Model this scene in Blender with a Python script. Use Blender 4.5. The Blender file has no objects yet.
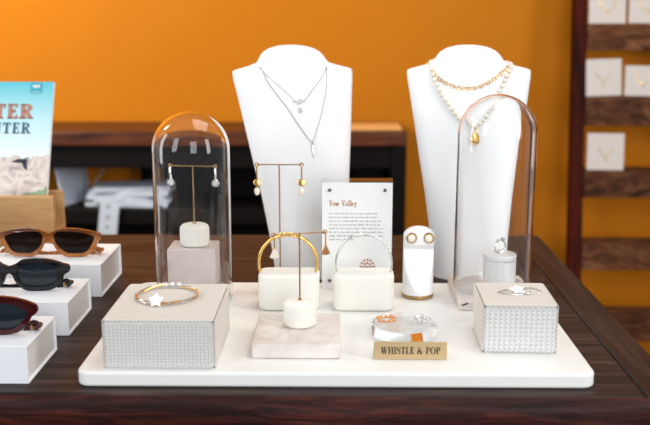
import bpy, bmesh, math, random
from mathutils import Vector, Matrix
random.seed(7)
PI = math.pi
S = bpy.context.scene
COL = S.collection

# ------------------------------------------------------------------ camera
cam_d = bpy.data.cameras.new('camera')
cam = bpy.data.objects.new('camera', cam_d)
COL.objects.link(cam)
cam.location = (0.0, 0.0, 1.3029)
cam.rotation_euler = (math.radians(90 - 12.073), 0, math.radians(0.6366))
cam_d.sensor_width = 36.0
cam_d.lens = 36.0 * 900.0 / 650.0
cam_d.clip_start = 0.02
cam_d.dof.use_dof = True
cam_d.dof.focus_distance = 1.13
cam_d.dof.aperture_fstop = 4.8
S.camera = cam

# ------------------------------------------------------------------ world, lights, exposure
W = bpy.data.worlds.new('world')
S.world = W
W.use_nodes = True
W.node_tree.nodes['Background'].inputs['Color'].default_value = (0.86, 0.93, 1.0, 1)
W.node_tree.nodes['Background'].inputs['Strength'].default_value = 0.20


def area(name, loc, target, sx, sy, power, color):
    d = bpy.data.lights.new(name, 'AREA')
    d.shape = 'RECTANGLE'
    d.size, d.size_y = sx, sy
    d.energy = power
    d.color = color
    o = bpy.data.objects.new(name, d)
    COL.objects.link(o)
    o.location = loc
    o.rotation_euler = (Vector(target) - Vector(loc)).to_track_quat('-Z', 'Y').to_euler()
    return o


area('window_light_front', (0.7, -1.7, 1.9), (0.0, 1.1, 0.95), 1.0, 1.9, 34, (0.92, 0.96, 1.0))
area('window_light_side', (-1.9, -0.9, 2.0), (0.0, 1.1, 0.95), 0.7, 1.9, 26, (0.93, 0.97, 1.0))
area('added_side_light_left', (-2.6, 1.1, 1.7), (0.0, 1.2, 1.1), 0.5, 1.9, 20, (0.95, 0.98, 1.0))  # added light, no known window: puts white reflections on the dome edges
area('added_side_light_right', (2.3, -0.1, 1.8), (0.5, 1.6, 1.05), 0.6, 1.9, 32, (1.0, 0.97, 0.93))  # also added, source unknown: dome reflections, brighter box sides and right wall
area('ceiling_light', (0.5, 1.35, 2.75), (0.1, 1.2, 0.95), 1.2, 1.0, 15, (1.0, 0.96, 0.90))
area('wall_lamp_warm', (-1.45, 1.75, 2.15), (-1.05, 2.84, 1.5), 0.35, 0.35, 30, (1.0, 0.92, 0.74))

S.view_settings.view_transform = 'Standard'
S.view_settings.look = 'None'
S.view_settings.gamma = 1.0
S.view_settings.exposure = 0.17
S.view_settings.use_curve_mapping = False
S.cycles.use_denoising = True
S.cycles.max_bounces = 12
S.cycles.transparent_max_bounces = 24
S.cycles.transmission_bounces = 10
S.cycles.glossy_bounces = 6
S.cycles.sample_clamp_indirect = 30.0


# ------------------------------------------------------------------ materials
def srgb(r, g, b):
    f = lambda c: (c / 255 / 12.92) if c / 255 <= 0.04045 else ((c / 255 + 0.055) / 1.055) ** 2.4
    return (f(r), f(g), f(b), 1.0)


class NT:
    def __init__(self, name):
        self.m = bpy.data.materials.new(name)
        self.m.use_nodes = True
        self.t = self.m.node_tree
        self.b = self.t.nodes['Principled BSDF']
        self.out = self.t.nodes['Material Output']

    def n(self, typ, **kw):
        x = self.t.nodes.new(typ)
        for k, v in kw.items():
            setattr(x, k, v)
        return x

    def l(self, a, b):
        self.t.links.new(a, b)

    def coords(self, scale=(1, 1, 1), rot=(0, 0, 0)):
        tc = self.n('ShaderNodeTexCoord')
        mp = self.n('ShaderNodeMapping')
        mp.inputs['Scale'].default_value = scale
        mp.inputs['Rotation'].default_value = rot
        self.l(tc.outputs['Object'], mp.inputs['Vector'])
        return mp.outputs['Vector']

    def ramp(self, fac, stops):
        r = self.n('ShaderNodeValToRGB')
        e = r.color_ramp.elements
        e[0].position, e[0].color = stops[0]
        e[1].position, e[1].color = stops[-1]
        for p, c in stops[1:-1]:
            k = e.new(p)
            k.color = c
        self.l(fac, r.inputs['Fac'])
        return r.outputs['Color']

    def noise(self, vec, scale, detail=4.0, rough=0.55, dist=0.0):
        x = self.n('ShaderNodeTexNoise')
        x.inputs['Scale'].default_value = scale
        x.inputs['Detail'].default_value = detail
        x.inputs['Roughness'].default_value = rough
        x.inputs['Distortion'].default_value = dist
        if vec is not None:
            self.l(vec, x.inputs['Vector'])
        return x.outputs['Fac']

    def bump(self, h, strength, dist):
        x = self.n('ShaderNodeBump')
        x.inputs['Strength'].default_value = strength
        x.inputs['Distance'].default_value = dist
        self.l(h, x.inputs['Height'])
        self.l(x.outputs['Normal'], self.b.inputs['Normal'])


def plain(name, col, rough=0.5, metal=0.0, var=0.06, nscale=40.0, bump=0.0, coat=0.0, spec=0.3, sss=0.0):
    t = NT(name)
    v = t.coords()
    f = t.noise(v, nscale)
    c = col
    a = tuple(max(0, x * (1 - var)) for x in c[:3]) + (1,)
    b = tuple(min(1, x * (1 + var)) for x in c[:3]) + (1,)
    t.l(t.ramp(f, [(0.3, a), (0.7, b)]), t.b.inputs['Base Color'])
    t.b.inputs['Roughness'].default_value = rough
    t.b.inputs['Metallic'].default_value = metal
    t.b.inputs['Coat Weight'].default_value = coat
    t.b.inputs['Specular IOR Level'].default_value = spec
    if sss:
        t.b.inputs['Subsurface Weight'].default_value = sss
        t.b.inputs['Subsurface Scale'].default_value = 0.004
    if bump:
        t.bump(f, bump, 0.001)
    return t.m


def wood(name, dark, mid, light, stretch, scale, rough=0.45, bump=0.25, coat=0.0, knots=0.0, rot=(0, 0, 0), spec=0.25):
    t = NT(name)
    v = t.coords(stretch, rot)
    f = t.noise(v, scale, 8.0, 0.62, 1.2)
    col = t.ramp(f, [(0.30, dark), (0.50, mid), (0.72, light)])
    v2 = t.coords(tuple(s * 0.4 for s in stretch), rot)
    g = t.noise(v2, scale * 0.6, 3.0, 0.5, 0.4)
    mx = t.n('ShaderNodeMix', data_type='RGBA', blend_type='MULTIPLY')
    mx.inputs['Factor'].default_value = 0.75
    t.l(col, mx.inputs['A'])
    t.l(t.ramp(g, [(0.35, (0.45, 0.42, 0.42, 1)), (0.62, (1, 1, 1, 1))]), mx.inputs['B'])
    t.l(mx.outputs['Result'], t.b.inputs['Base Color'])
    t.b.inputs['Roughness'].default_value = rough
    t.b.inputs['Coat Weight'].default_value = coat
    t.b.inputs['Specular IOR Level'].default_value = spec
    if bump:
        t.bump(f, bump, 0.002)
    return t.m


def thin_glass(name, tint, edge, ior=1.45, rough=0.0):
    """clear sheet: mirror reflection by fresnel, the rest passes straight through, tinted a little where seen edge-on"""
    t = NT(name)
    t.t.nodes.remove(t.b)
    lw = t.n('ShaderNodeLayerWeight')
    lw.inputs['Blend'].default_value = 0.5
    pw = t.n('ShaderNodeMath', operation='POWER')
    t.l(lw.outputs['Facing'], pw.inputs[0])
    pw.inputs[1].default_value = 5.0
    r0 = ((ior - 1) / (ior + 1)) ** 2
    fr = t.n('ShaderNodeMath', operation='MULTIPLY_ADD')
    t.l(pw.outputs[0], fr.inputs[0])
    fr.inputs[1].default_value = 1 - r0
    fr.inputs[2].default_value = r0
    tr = t.n('ShaderNodeBsdfTransparent')
    t.l(t.ramp(lw.outputs['Facing'], [(0.55, tint), (0.97, edge)]), tr.inputs['Color'])
    gl = t.n('ShaderNodeBsdfGlossy')
    gl.inputs['Roughness'].default_value = rough
    mx = t.n('ShaderNodeMixShader')
    t.l(fr.outputs[0], mx.inputs['Fac'])
    t.l(tr.outputs['BSDF'], mx.inputs[1])
    t.l(gl.outputs['BSDF'], mx.inputs[2])
    t.l(mx.outputs['Shader'], t.out.inputs['Surface'])
    return t.m


M = {}
t = NT('orange_wall_paint')
f = t.noise(t.coords(), 1.6, 5)
t.l(t.ramp(f, [(0.3, srgb(182, 106, 9)), (0.7, srgb(189, 112, 12))]), t.b.inputs['Base Color'])
t.b.inputs['Roughness'].default_value = 0.7
t.b.inputs['Specular IOR Level'].default_value = 0.15
t.bump(t.noise(t.coords(), 220), 0.08, 0.001)
M['wall'] = t.m
M['floor'] = wood('floor_boards', srgb(60, 42, 32), srgb(92, 66, 48), srgb(120, 90, 66), (1.5, 14, 1), 2.0, 0.5, 0.1)
M['table'] = wood('dark_table_wood', srgb(22, 15, 14), srgb(55, 40, 37), srgb(98, 76, 67), (1.0, 26, 16), 3.2, 0.46, 0.3, 0.0, spec=.18)
M['table_end'] = wood('dark_table_wood_across', srgb(32, 21, 18), srgb(52, 36, 31), srgb(74, 54, 46), (16, 1.2, 16), 3.0, 0.42, 0.22)
M['table_edge'] = wood('table_bark_edge', srgb(20, 7, 5), srgb(56, 20, 14), srgb(104, 44, 30), (2.0, 10, 26), 3.5, 0.45, 0.9, spec=.22)
M['console'] = wood('console_dark_wood', srgb(18, 9, 7), srgb(36, 18, 12), srgb(60, 32, 20), (1.2, 14, 14), 3.0, 0.45, 0.2)
M['console_top'] = wood('console_brown_wood', srgb(52, 24, 14), srgb(86, 44, 26), srgb(122, 68, 40), (1.2, 14, 14), 3.0, 0.40, 0.2)
M['console_black'] = plain('console_black_paint', srgb(13, 9, 8), 0.6, spec=.12)
M['rack_post'] = wood('red_brown_post', srgb(38, 9, 5), srgb(66, 18, 9), srgb(90, 28, 14), (14, 14, 1.2), 3.0, 0.6, 0.2, spec=.08)
M['rack_ledge'] = wood('rustic_ledge_wood', srgb(40, 20, 11), srgb(94, 55, 33), srgb(140, 94, 62), (2.6, 7, 7), 5.0, 0.7, 0.4, spec=.15)
M['oak'] = wood('pale_oak', srgb(178, 128, 76), srgb(204, 156, 102), srgb(224, 182, 130), (1.5, 14, 14), 3.0, 0.5, 0.1)
M['tray'] = plain('white_tray_board', srgb(240, 239, 235), 0.38, var=0.01, nscale=12)
M['bust'] = plain('white_bust_leatherette', srgb(243, 243, 244), 0.45, var=0.01, nscale=300, bump=0.06)
M['cream'] = plain('cream_plaster', srgb(238, 235, 226), 0.6, var=0.015, nscale=80, bump=0.05)
M['white_gloss'] = plain('white_glazed', srgb(240, 240, 241), 0.3, var=0.01)
M['whitebox'] = plain('white_card_box', srgb(240, 241, 244), 0.45, var=0.01)
M['boxinner'] = plain('grey_white_inner_box', srgb(214, 211, 206), 0.55, var=0.015)
M['paper'] = plain('white_paper', srgb(234, 234, 233), 0.6, var=0.01)
M['leaflet'] = plain('bluish_leaflet_paper', srgb(188, 194, 206), 0.6, var=0.12, nscale=30)
M['rackcard'] = plain('soft_white_card', srgb(206, 197, 191), 0.6, var=0.02)
M['gold'] = plain('polished_gold', srgb(242, 198, 118), 0.24, 1.0, 0.05)
M['brass'] = plain('brushed_brass', srgb(176, 144, 98), 0.36, 1.0, 0.06)
M['rosegold'] = plain('rose_gold', srgb(232, 170, 118), 0.36, 1.0, 0.06)
M['copper'] = plain('copper_print', srgb(178, 102, 40), 0.5, 0.0, 0.12, 900)
M['silver'] = plain('silver', srgb(226, 226, 226), 0.25, 1.0, 0.04)
M['chain_silver'] = plain('fine_silver_chain', srgb(190, 190, 192), 0.4, 0.8, 0.04)
M['stud'] = plain('grey_steel_stud', srgb(120, 122, 128), 0.35, 1.0, 0.05)
M['pearl'] = plain('pearl', srgb(236, 226, 210), 0.18, 0.0, 0.05, 120, coat=0.6)
M['shell'] = plain('mother_of_pearl', srgb(248, 248, 250), 0.2, 0.0, 0.03, 200, coat=0.5)
M['ink'] = plain('black_ink', srgb(28, 24, 22), 0.6)
M['greyink'] = plain('grey_print', srgb(120, 122, 126), 0.6)
M['smallprint'] = plain('small_grey_print', srgb(150, 150, 152), 0.6)
M['tortoise'] = None
M['pinkblock'] = plain('pale_pink_stone_block', srgb(222, 208, 203), 0.55, var=0.03, nscale=60)
M['kraft'] = plain('tan_kraft_board', srgb(232, 168, 98), 0.5, var=0.06, nscale=6)
M['black'] = plain('glossy_black_frame', srgb(13, 13, 16), 0.12, var=0.05, coat=0.4)
M['wine'] = plain('dark_wine_frame', srgb(58, 10, 13), 0.14, var=0.15, coat=0.4)
M['lens_brown'] = plain('dark_brown_lens', srgb(22, 12, 7), 0.05, var=0.02, spec=.16)
M['lens_grey'] = plain('dark_grey_lens', srgb(26, 34, 41), 0.04, var=0.02, spec=.45)
M['glass'] = thin_glass('dome_glass', (0.992, 0.992, 0.992, 1), (0.88, 0.88, 0.87, 1), 1.5)
M['acrylic'] = thin_glass('clear_acrylic_sheet', (0.985, 0.985, 0.985, 1), (0.80, 0.82, 0.81, 1), 1.6)
t = NT('clear_acrylic_solid')
t.b.inputs['Base Color'].default_value = (0.99, 0.99, 0.99, 1)
t.b.inputs['Transmission Weight'].default_value = 1.0
t.b.inputs['Roughness'].default_value = 0.02
t.b.inputs['IOR'].default_value = 1.2
M['solid'] = t.m
t = NT('blown_dome_glass')
t.b.inputs['Base Color'].default_value = (1, 1, 1, 1)
t.b.inputs['Transmission Weight'].default_value = 1.0
t.b.inputs['Roughness'].default_value = 0.0
t.b.inputs['IOR'].default_value = 1.33
M['glass'] = t.m
t = NT('clear_acrylic_disc')
t.b.inputs['Base Color'].default_value = (1, 1, 1, 1)
t.b.inputs['Transmission Weight'].default_value = 1.0
t.b.inputs['Roughness'].default_value = 0.02
t.b.inputs['IOR'].default_value = 1.18
M['solid'] = t.m
t = NT('crystal')
t.b.inputs['Base Color'].default_value = (0.95, 0.97, 1, 1)
t.b.inputs['Transmission Weight'].default_value = 0.45
t.b.inputs['Roughness'].default_value = 0.04
t.b.inputs['IOR'].default_value = 1.7
M['crystal'] = t.m
# translucent amber frame, brown along the top
t = NT('amber_acetate')
f = t.noise(t.coords((1, 1, 1)), 55, 4, 0.5, 0.8)
sp = t.n('ShaderNodeSeparateXYZ')
tc = t.n('ShaderNodeTexCoord')
t.l(tc.outputs['Object'], sp.inputs['Vector'])
hz = t.n('ShaderNodeMapRange')
hz.inputs['From Min'].default_value = .026
hz.inputs['From Max'].default_value = .036
t.l(sp.outputs['Z'], hz.inputs['Value'])
mx = t.n('ShaderNodeMix', data_type='RGBA')
t.l(hz.outputs['Result'], mx.inputs['Factor'])
t.l(t.ramp(f, [(0.3, srgb(140, 74, 20)), (0.7, srgb(192, 118, 46))]), mx.inputs['A'])
t.l(t.ramp(f, [(0.3, srgb(84, 38, 12)), (0.7, srgb(124, 64, 22))]), mx.inputs['B'])
t.l(mx.outputs['Result'], t.b.inputs['Base Color'])
t.b.inputs['Roughness'].default_value = 0.14
t.b.inputs['Transmission Weight'].default_value = 0.15
t.b.inputs['Coat Weight'].default_value = 0.4
M['tortoise'] = t.m
# pale marble
t = NT('pale_pink_marble')
v = t.coords()
a = t.noise(v, 18, 7, 0.6, 2.0)
t.l(t.ramp(a, [(0.30, srgb(202, 190, 184)), (0.5, srgb(224, 214, 208)), (0.7, srgb(234, 227, 222))]), t.b.inputs['Base Color'])
t.b.inputs['Roughness'].default_value = 0.35
M['marble'] = t.m
# woven fabric: rows of slanted stitches
def woven(name, depth, c0, c1, rowh=.0036, colw=.0042):
    t = NT(name)
    tc = t.n('ShaderNodeTexCoord')
    sp = t.n('ShaderNodeSeparateXYZ')
    t.l(tc.outputs['Object'], sp.inputs['Vector'])

    def math_(op, a, b=None):
        x = t.n('ShaderNodeMath', operation=op)
        for i, q in enumerate((a, b)):
            if q is None:
                continue
            if isinstance(q, (int, float)):
                x.inputs[i].default_value = q
            else:
                t.l(q, x.inputs[i])
        return x.outputs[0]
    hx = math_('ADD', sp.outputs['X'], sp.outputs['Y'])
    hz = math_('SUBTRACT', sp.outputs['Z'], math_('MULTIPLY', sp.outputs['Y'], 0.8))
    rows = math_('MULTIPLY', hz, 2 * PI / rowh)
    zig = math_('ABSOLUTE', math_('SINE', math_('MULTIPLY', rows, 0.5)))
    ph = math_('ADD', math_('MULTIPLY', hx, 2 * PI / colw), math_('MULTIPLY', zig, 2.6))
    st = math_('SINE', ph)
    h = math_('ADD', math_('MULTIPLY', st, 0.5), math_('MULTIPLY', math_('COSINE', rows), -0.3))
    nz = t.noise(tc.outputs['Object'], 900, 2)
    h2 = math_('ADD', math_('MULTIPLY', h, 0.34), math_('MULTIPLY', nz, 1.0))
    t.l(t.ramp(h2, [(0.0, c0), (0.9, c1)]), t.b.inputs['Base Color'])
    t.b.inputs['Roughness'].default_value = 0.8
    t.bump(h2, depth, 0.0012)
    return t.m


M['weave'] = woven('white_grey_woven_fabric', 0.7, srgb(178, 175, 172), srgb(240, 237, 234))
M['weave_large'] = woven('white_grey_large_weave', 0.8, srgb(178, 176, 175), srgb(240, 239, 238), .0050, .0058)
M['linen'] = woven('cream_linen_cover', 0.12, srgb(206, 198, 190), srgb(222, 215, 208))


# ------------------------------------------------------------------ mesh helpers
def obj(name, bm, mat, parent=None, loc=None, rot=None, sharp=40.0, bevel=0.0, seg=2, subsurf=0):
    bmesh.ops.recalc_face_normals(bm, faces=bm.faces)
    me = bpy.data.meshes.new(name)
    bm.to_mesh(me)
    bm.free()
    me.materials.append(mat)
    for p in me.polygons:
        p.use_smooth = True
    me.set_sharp_from_angle(angle=math.radians(sharp))
    o = bpy.data.objects.new(name, me)
    COL.objects.link(o)
    if parent is not None:
        o.parent = parent
    if loc:
        o.location = loc
    if rot:
        o.rotation_euler = rot
    if bevel:
        md = o.modifiers.new('bevel', 'BEVEL')
        md.width = bevel
        md.segments = seg
        md.limit_method = 'ANGLE'
        md.angle_limit = math.radians(35)
        md.harden_normals = False
    return o


def tag(o, label, cat, group=None):
    o['label'] = label
    o['category'] = cat
    if group:
        o['group'] = group
    return o


def thing(name, label, cat, loc=(0, 0, 0), rotz=0.0, group=None):
    o = bpy.data.objects.new(name, None)
    o.empty_display_size = 0.02
    COL.objects.link(o)
    o.location = loc
    o.rotation_euler = (0, 0, rotz)
    return tag(o, label, cat, group)


def struct(name, bm, mat, **k):
    o = obj(name, bm, mat, **k)
    o['kind'] = 'structure'
    return o


def dup(root, loc, rotz, label, group=None):
    r = root.copy()
    COL.objects.link(r)
    r.location = loc
    r.rotation_euler = (0, 0, rotz)
    r['label'] = label
    if group:
        r['group'] = group
    for ch in list(root.children):
        c = ch.copy()
        COL.objects.link(c)
        c.parent = r
        for g in list(ch.children):
            d = g.copy()
            COL.objects.link(d)
            d.parent = c
    return r


def box(bm, x0, x1, y0, y1, z0, z1, mtx=None):
    vs = [bm.verts.new(p) for p in ((x0, y0, z0), (x1, y0, z0), (x1, y1, z0), (x0, y1, z0),
                                    (x0, y0, z1), (x1, y0, z1), (x1, y1, z1), (x0, y1, z1))]
    if mtx is not None:
        for v in vs:
            v.co = mtx @ v.co
    for f in ((0, 3, 2, 1), (4, 5, 6, 7), (0, 1, 5, 4), (1, 2, 6, 5), (2, 3, 7, 6), (3, 0, 4, 7)):
        bm.faces.new([vs[i] for i in f])
    return vs


def B(*a, **k):
    bm = bmesh.new()
    box(bm, *a, **k)
    return bm


def lathe(bm, prof, n=40, c=(0, 0, 0), closed=False):
    rings = []
    for r, z in prof:
        if r < 1e-6:
            rings.append([bm.verts.new((c[0], c[1], c[2] + z))])
        else:
            rings.append([bm.verts.new((c[0] + r * math.cos(2 * PI * i / n), c[1] + r * math.sin(2 * PI * i / n), c[2] + z)) for i in range(n)])
    pairs = list(zip(rings, rings[1:]))
    if closed:
        pairs.append((rings[-1], rings[0]))
    for a, b in pairs:
        if len(a) == 1 and len(b) == 1:
            continue
        for i in range(n):
            j = (i + 1) % n
            if len(a) == 1:
                bm.faces.new((a[0], b[i], b[j]))
            elif len(b) == 1:
                bm.faces.new((a[i], a[j], b[0]))
            else:
                bm.faces.new((a[i], a[j], b[j], b[i]))
    return bm


def L(prof, n=40, c=(0, 0, 0), closed=False):
    return lathe(bmesh.new(), prof, n, c, closed)


def rounded(r, z0, z1, e, top_e=None, k=5):
    """profile of a solid of revolution with rounded bottom and top edges"""
    te = top_e if top_e is not None else e
    p = [(0, z0)]
    for i in range(k + 1):
        a = PI / 2 * i / k
        p.append((r - e + e * math.sin(a), z0 + e - e * math.cos(a)))
    for i in range(k + 1):
        a = PI / 2 * i / k
        p.append((r - te + te * math.cos(a), z1 - te + te * math.sin(a)))
    p.append((0, z1))
    return p


def tube(bm, pts, r, n=8, closed=False, flat=1.0):
    pts = [Vector(p) for p in pts]
    N = len(pts)
    R = r if isinstance(r, (list, tuple)) else [r] * N
    prev = None
    rings = []
    for i, p in enumerate(pts):
        if closed:
            d = pts[(i + 1) % N] - pts[i - 1]
        else:
            d = pts[min(i + 1, N - 1)] - pts[max(i - 1, 0)]
        if d.length < 1e-9:
            d = Vector((0, 0, 1))
        d.normalize()
        if prev is None:
            u = d.orthogonal().normalized()
        else:
            u = (prev - d * prev.dot(d))
            u = u.normalized() if u.length > 1e-6 else d.orthogonal().normalized()
        prev = u
        w = d.cross(u)
        rings.append([bm.verts.new(p + (u * math.cos(2 * PI * k / n) + w * math.sin(2 * PI * k / n) * flat) * R[i]) for k in range(n)])
    for i in range(N if closed else N - 1):
        a, b = rings[i], rings[(i + 1) % N]
        s = 0
        if closed and i == N - 1:
            s = min(range(n), key=lambda q: (a[0].co - b[q].co).length)
        for k in range(n):
            bm.faces.new((a[k], a[(k + 1) % n], b[(k + 1 + s) % n], b[(k + s) % n]))
    if not closed:
        bm.faces.new(rings[0][::-1])
        bm.faces.new(rings[-1])
    return bm


def Tb(pts, r, n=8, closed=False, flat=1.0):
    return tube(bmesh.new(), pts, r, n, closed, flat)


def ball(bm, c, r, sx=1, sy=1, sz=1, u=14, v=10):
    m = Matrix.Translation(Vector(c)) @ Matrix.Diagonal((r * sx, r * sy, r * sz, 1))
    bmesh.ops.create_uvsphere(bm, u_segments=u, v_segments=v, radius=1.0, matrix=m)
    return bm


def prism(bm, out, z0, z1, mtx=None):
    """vertical prism over a closed outline (x, y)"""
    a = [bm.verts.new((x, y, z0)) for x, y in out]
    b = [bm.verts.new((x, y, z1)) for x, y in out]
    n = len(out)
    bm.faces.new(a[::-1])
    bm.faces.new(b)
    for i in range(n):
        bm.faces.new((a[i], a[(i + 1) % n], b[(i + 1) % n], b[i]))
    if mtx is not None:
        for v in a + b:
            v.co = mtx @ v.co
    return bm


def rrect(x0, x1, y0, y1, r, k=8):
    p = []
    for cx, cy, a0 in ((x1 - r, y1 - r, 0), (x0 + r, y1 - r, 90), (x0 + r, y0 + r, 180), (x1 - r, y0 + r, 270)):
        for i in range(k + 1):
            a = math.radians(a0 + 90 * i / k)
            p.append((cx + r * math.cos(a), cy + r * math.sin(a)))
    return p


def catmull(pts, k=8, closed=False):
    P = [Vector(p) for p in pts]
    n = len(P)
    out = []
    for i in range(n if closed else n - 1):
        p0 = P[(i - 1) % n] if closed or i > 0 else P[0]
        p1, p2 = P[i], P[(i + 1) % n]
        p3 = P[(i + 2) % n] if closed or i + 2 < n else P[-1]
        for j in range(k):
            s = j / k
            out.append(0.5 * ((2 * p1) + (p2 - p0) * s + (2 * p0 - 5 * p1 + 4 * p2 - p3) * s * s + (3 * p1 - p0 - 3 * p2 + p3) * s ** 3))
    if not closed:
        out.append(P[-1])
    return out


def resample(pts, step):
    pts = [Vector(p) for p in pts]
    out = [pts[0].copy()]
    acc = 0.0
    for a, b in zip(pts, pts[1:]):
        d = (b - a).length
        if d < 1e-9:
            continue
        s = step - acc
        while s <= d:
            out.append(a.lerp(b, s / d))
            s += step
        acc = d - (s - step)
    return out


def filled(outer, holes, thick):
    """flat plate in the xz plane with holes, given thickness along y (uses a filled curve)"""
    cu = bpy.data.curves.new('plate', 'CURVE')
    cu.dimensions = '2D'
    cu.fill_mode = 'BOTH'
    cu.extrude = thick / 2
    for loop in [outer] + holes:
        sp = cu.splines.new('POLY')
        sp.points.add(len(loop) - 1)
        for q, (x, z) in zip(sp.points, loop):
            q.co = (x, z, 0, 1)
        sp.use_cyclic_u = True
    tmp = bpy.data.objects.new('plate', cu)
    me = bpy.data.meshes.new_from_object(tmp)
    bm = bmesh.new()
    bm.from_mesh(me)
    bpy.data.objects.remove(tmp)
    bpy.data.curves.remove(cu)
    bpy.data.meshes.remove(me)
    bmesh.ops.remove_doubles(bm, verts=bm.verts, dist=1e-6)
    for v in bm.verts:
        v.co = Vector((v.co.x, v.co.z, v.co.y))
    return bm


# ------------------------------------------------------------------ drawn lettering (own serif glyphs)
def stroke(pts, ws):
    q = []
    pts = [Vector((p[0], p[1], 0)) for p in pts]
    n = len(pts)
    if not isinstance(ws, (list, tuple)):
        ws = [ws] * n
    L_, R_ = [], []
    for i in range(n):
        d = (pts[min(i + 1, n - 1)] - pts[max(i - 1, 0)]).normalized()
        nn = Vector((-d.y, d.x, 0))
        L_.append(pts[i] + nn * ws[i] / 2)
        R_.append(pts[i] - nn * ws[i] / 2)
    for i in range(n - 1):
        q.append([(p.x, p.y) for p in (L_[i], R_[i], R_[i + 1], L_[i + 1])])
    return q


def rect(x0, y0, x1, y1):
    return [[(x0, y0), (x1, y0), (x1, y1), (x0, y1)]]


def slant(x0, y0, x1, y1, w):
    return [[(x0 - w / 2, y0), (x0 + w / 2, y0), (x1 + w / 2, y1), (x1 - w / 2, y1)]]


def arc(cx, cy, rx, ry, a0, a1, tk, tn, n=18):
    pts, ws = [], []
    for i in range(n + 1):
        a = math.radians(a0 + (a1 - a0) * i / n)
        pts.append((cx + rx * math.cos(a), cy + ry * math.sin(a)))
        ws.append(tn + (tk - tn) * abs(math.cos(a)) ** 1.5)
    return stroke(pts, ws)


def spl(pts, ws, k=6):
    c = catmull([(a, b, 0) for a, b in pts], k)
    w = catmull([(q, 0, 0) for q in ws], k)
    return stroke([(p.x, p.y) for p in c], [max(0.01, q.x) for q in w])


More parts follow.
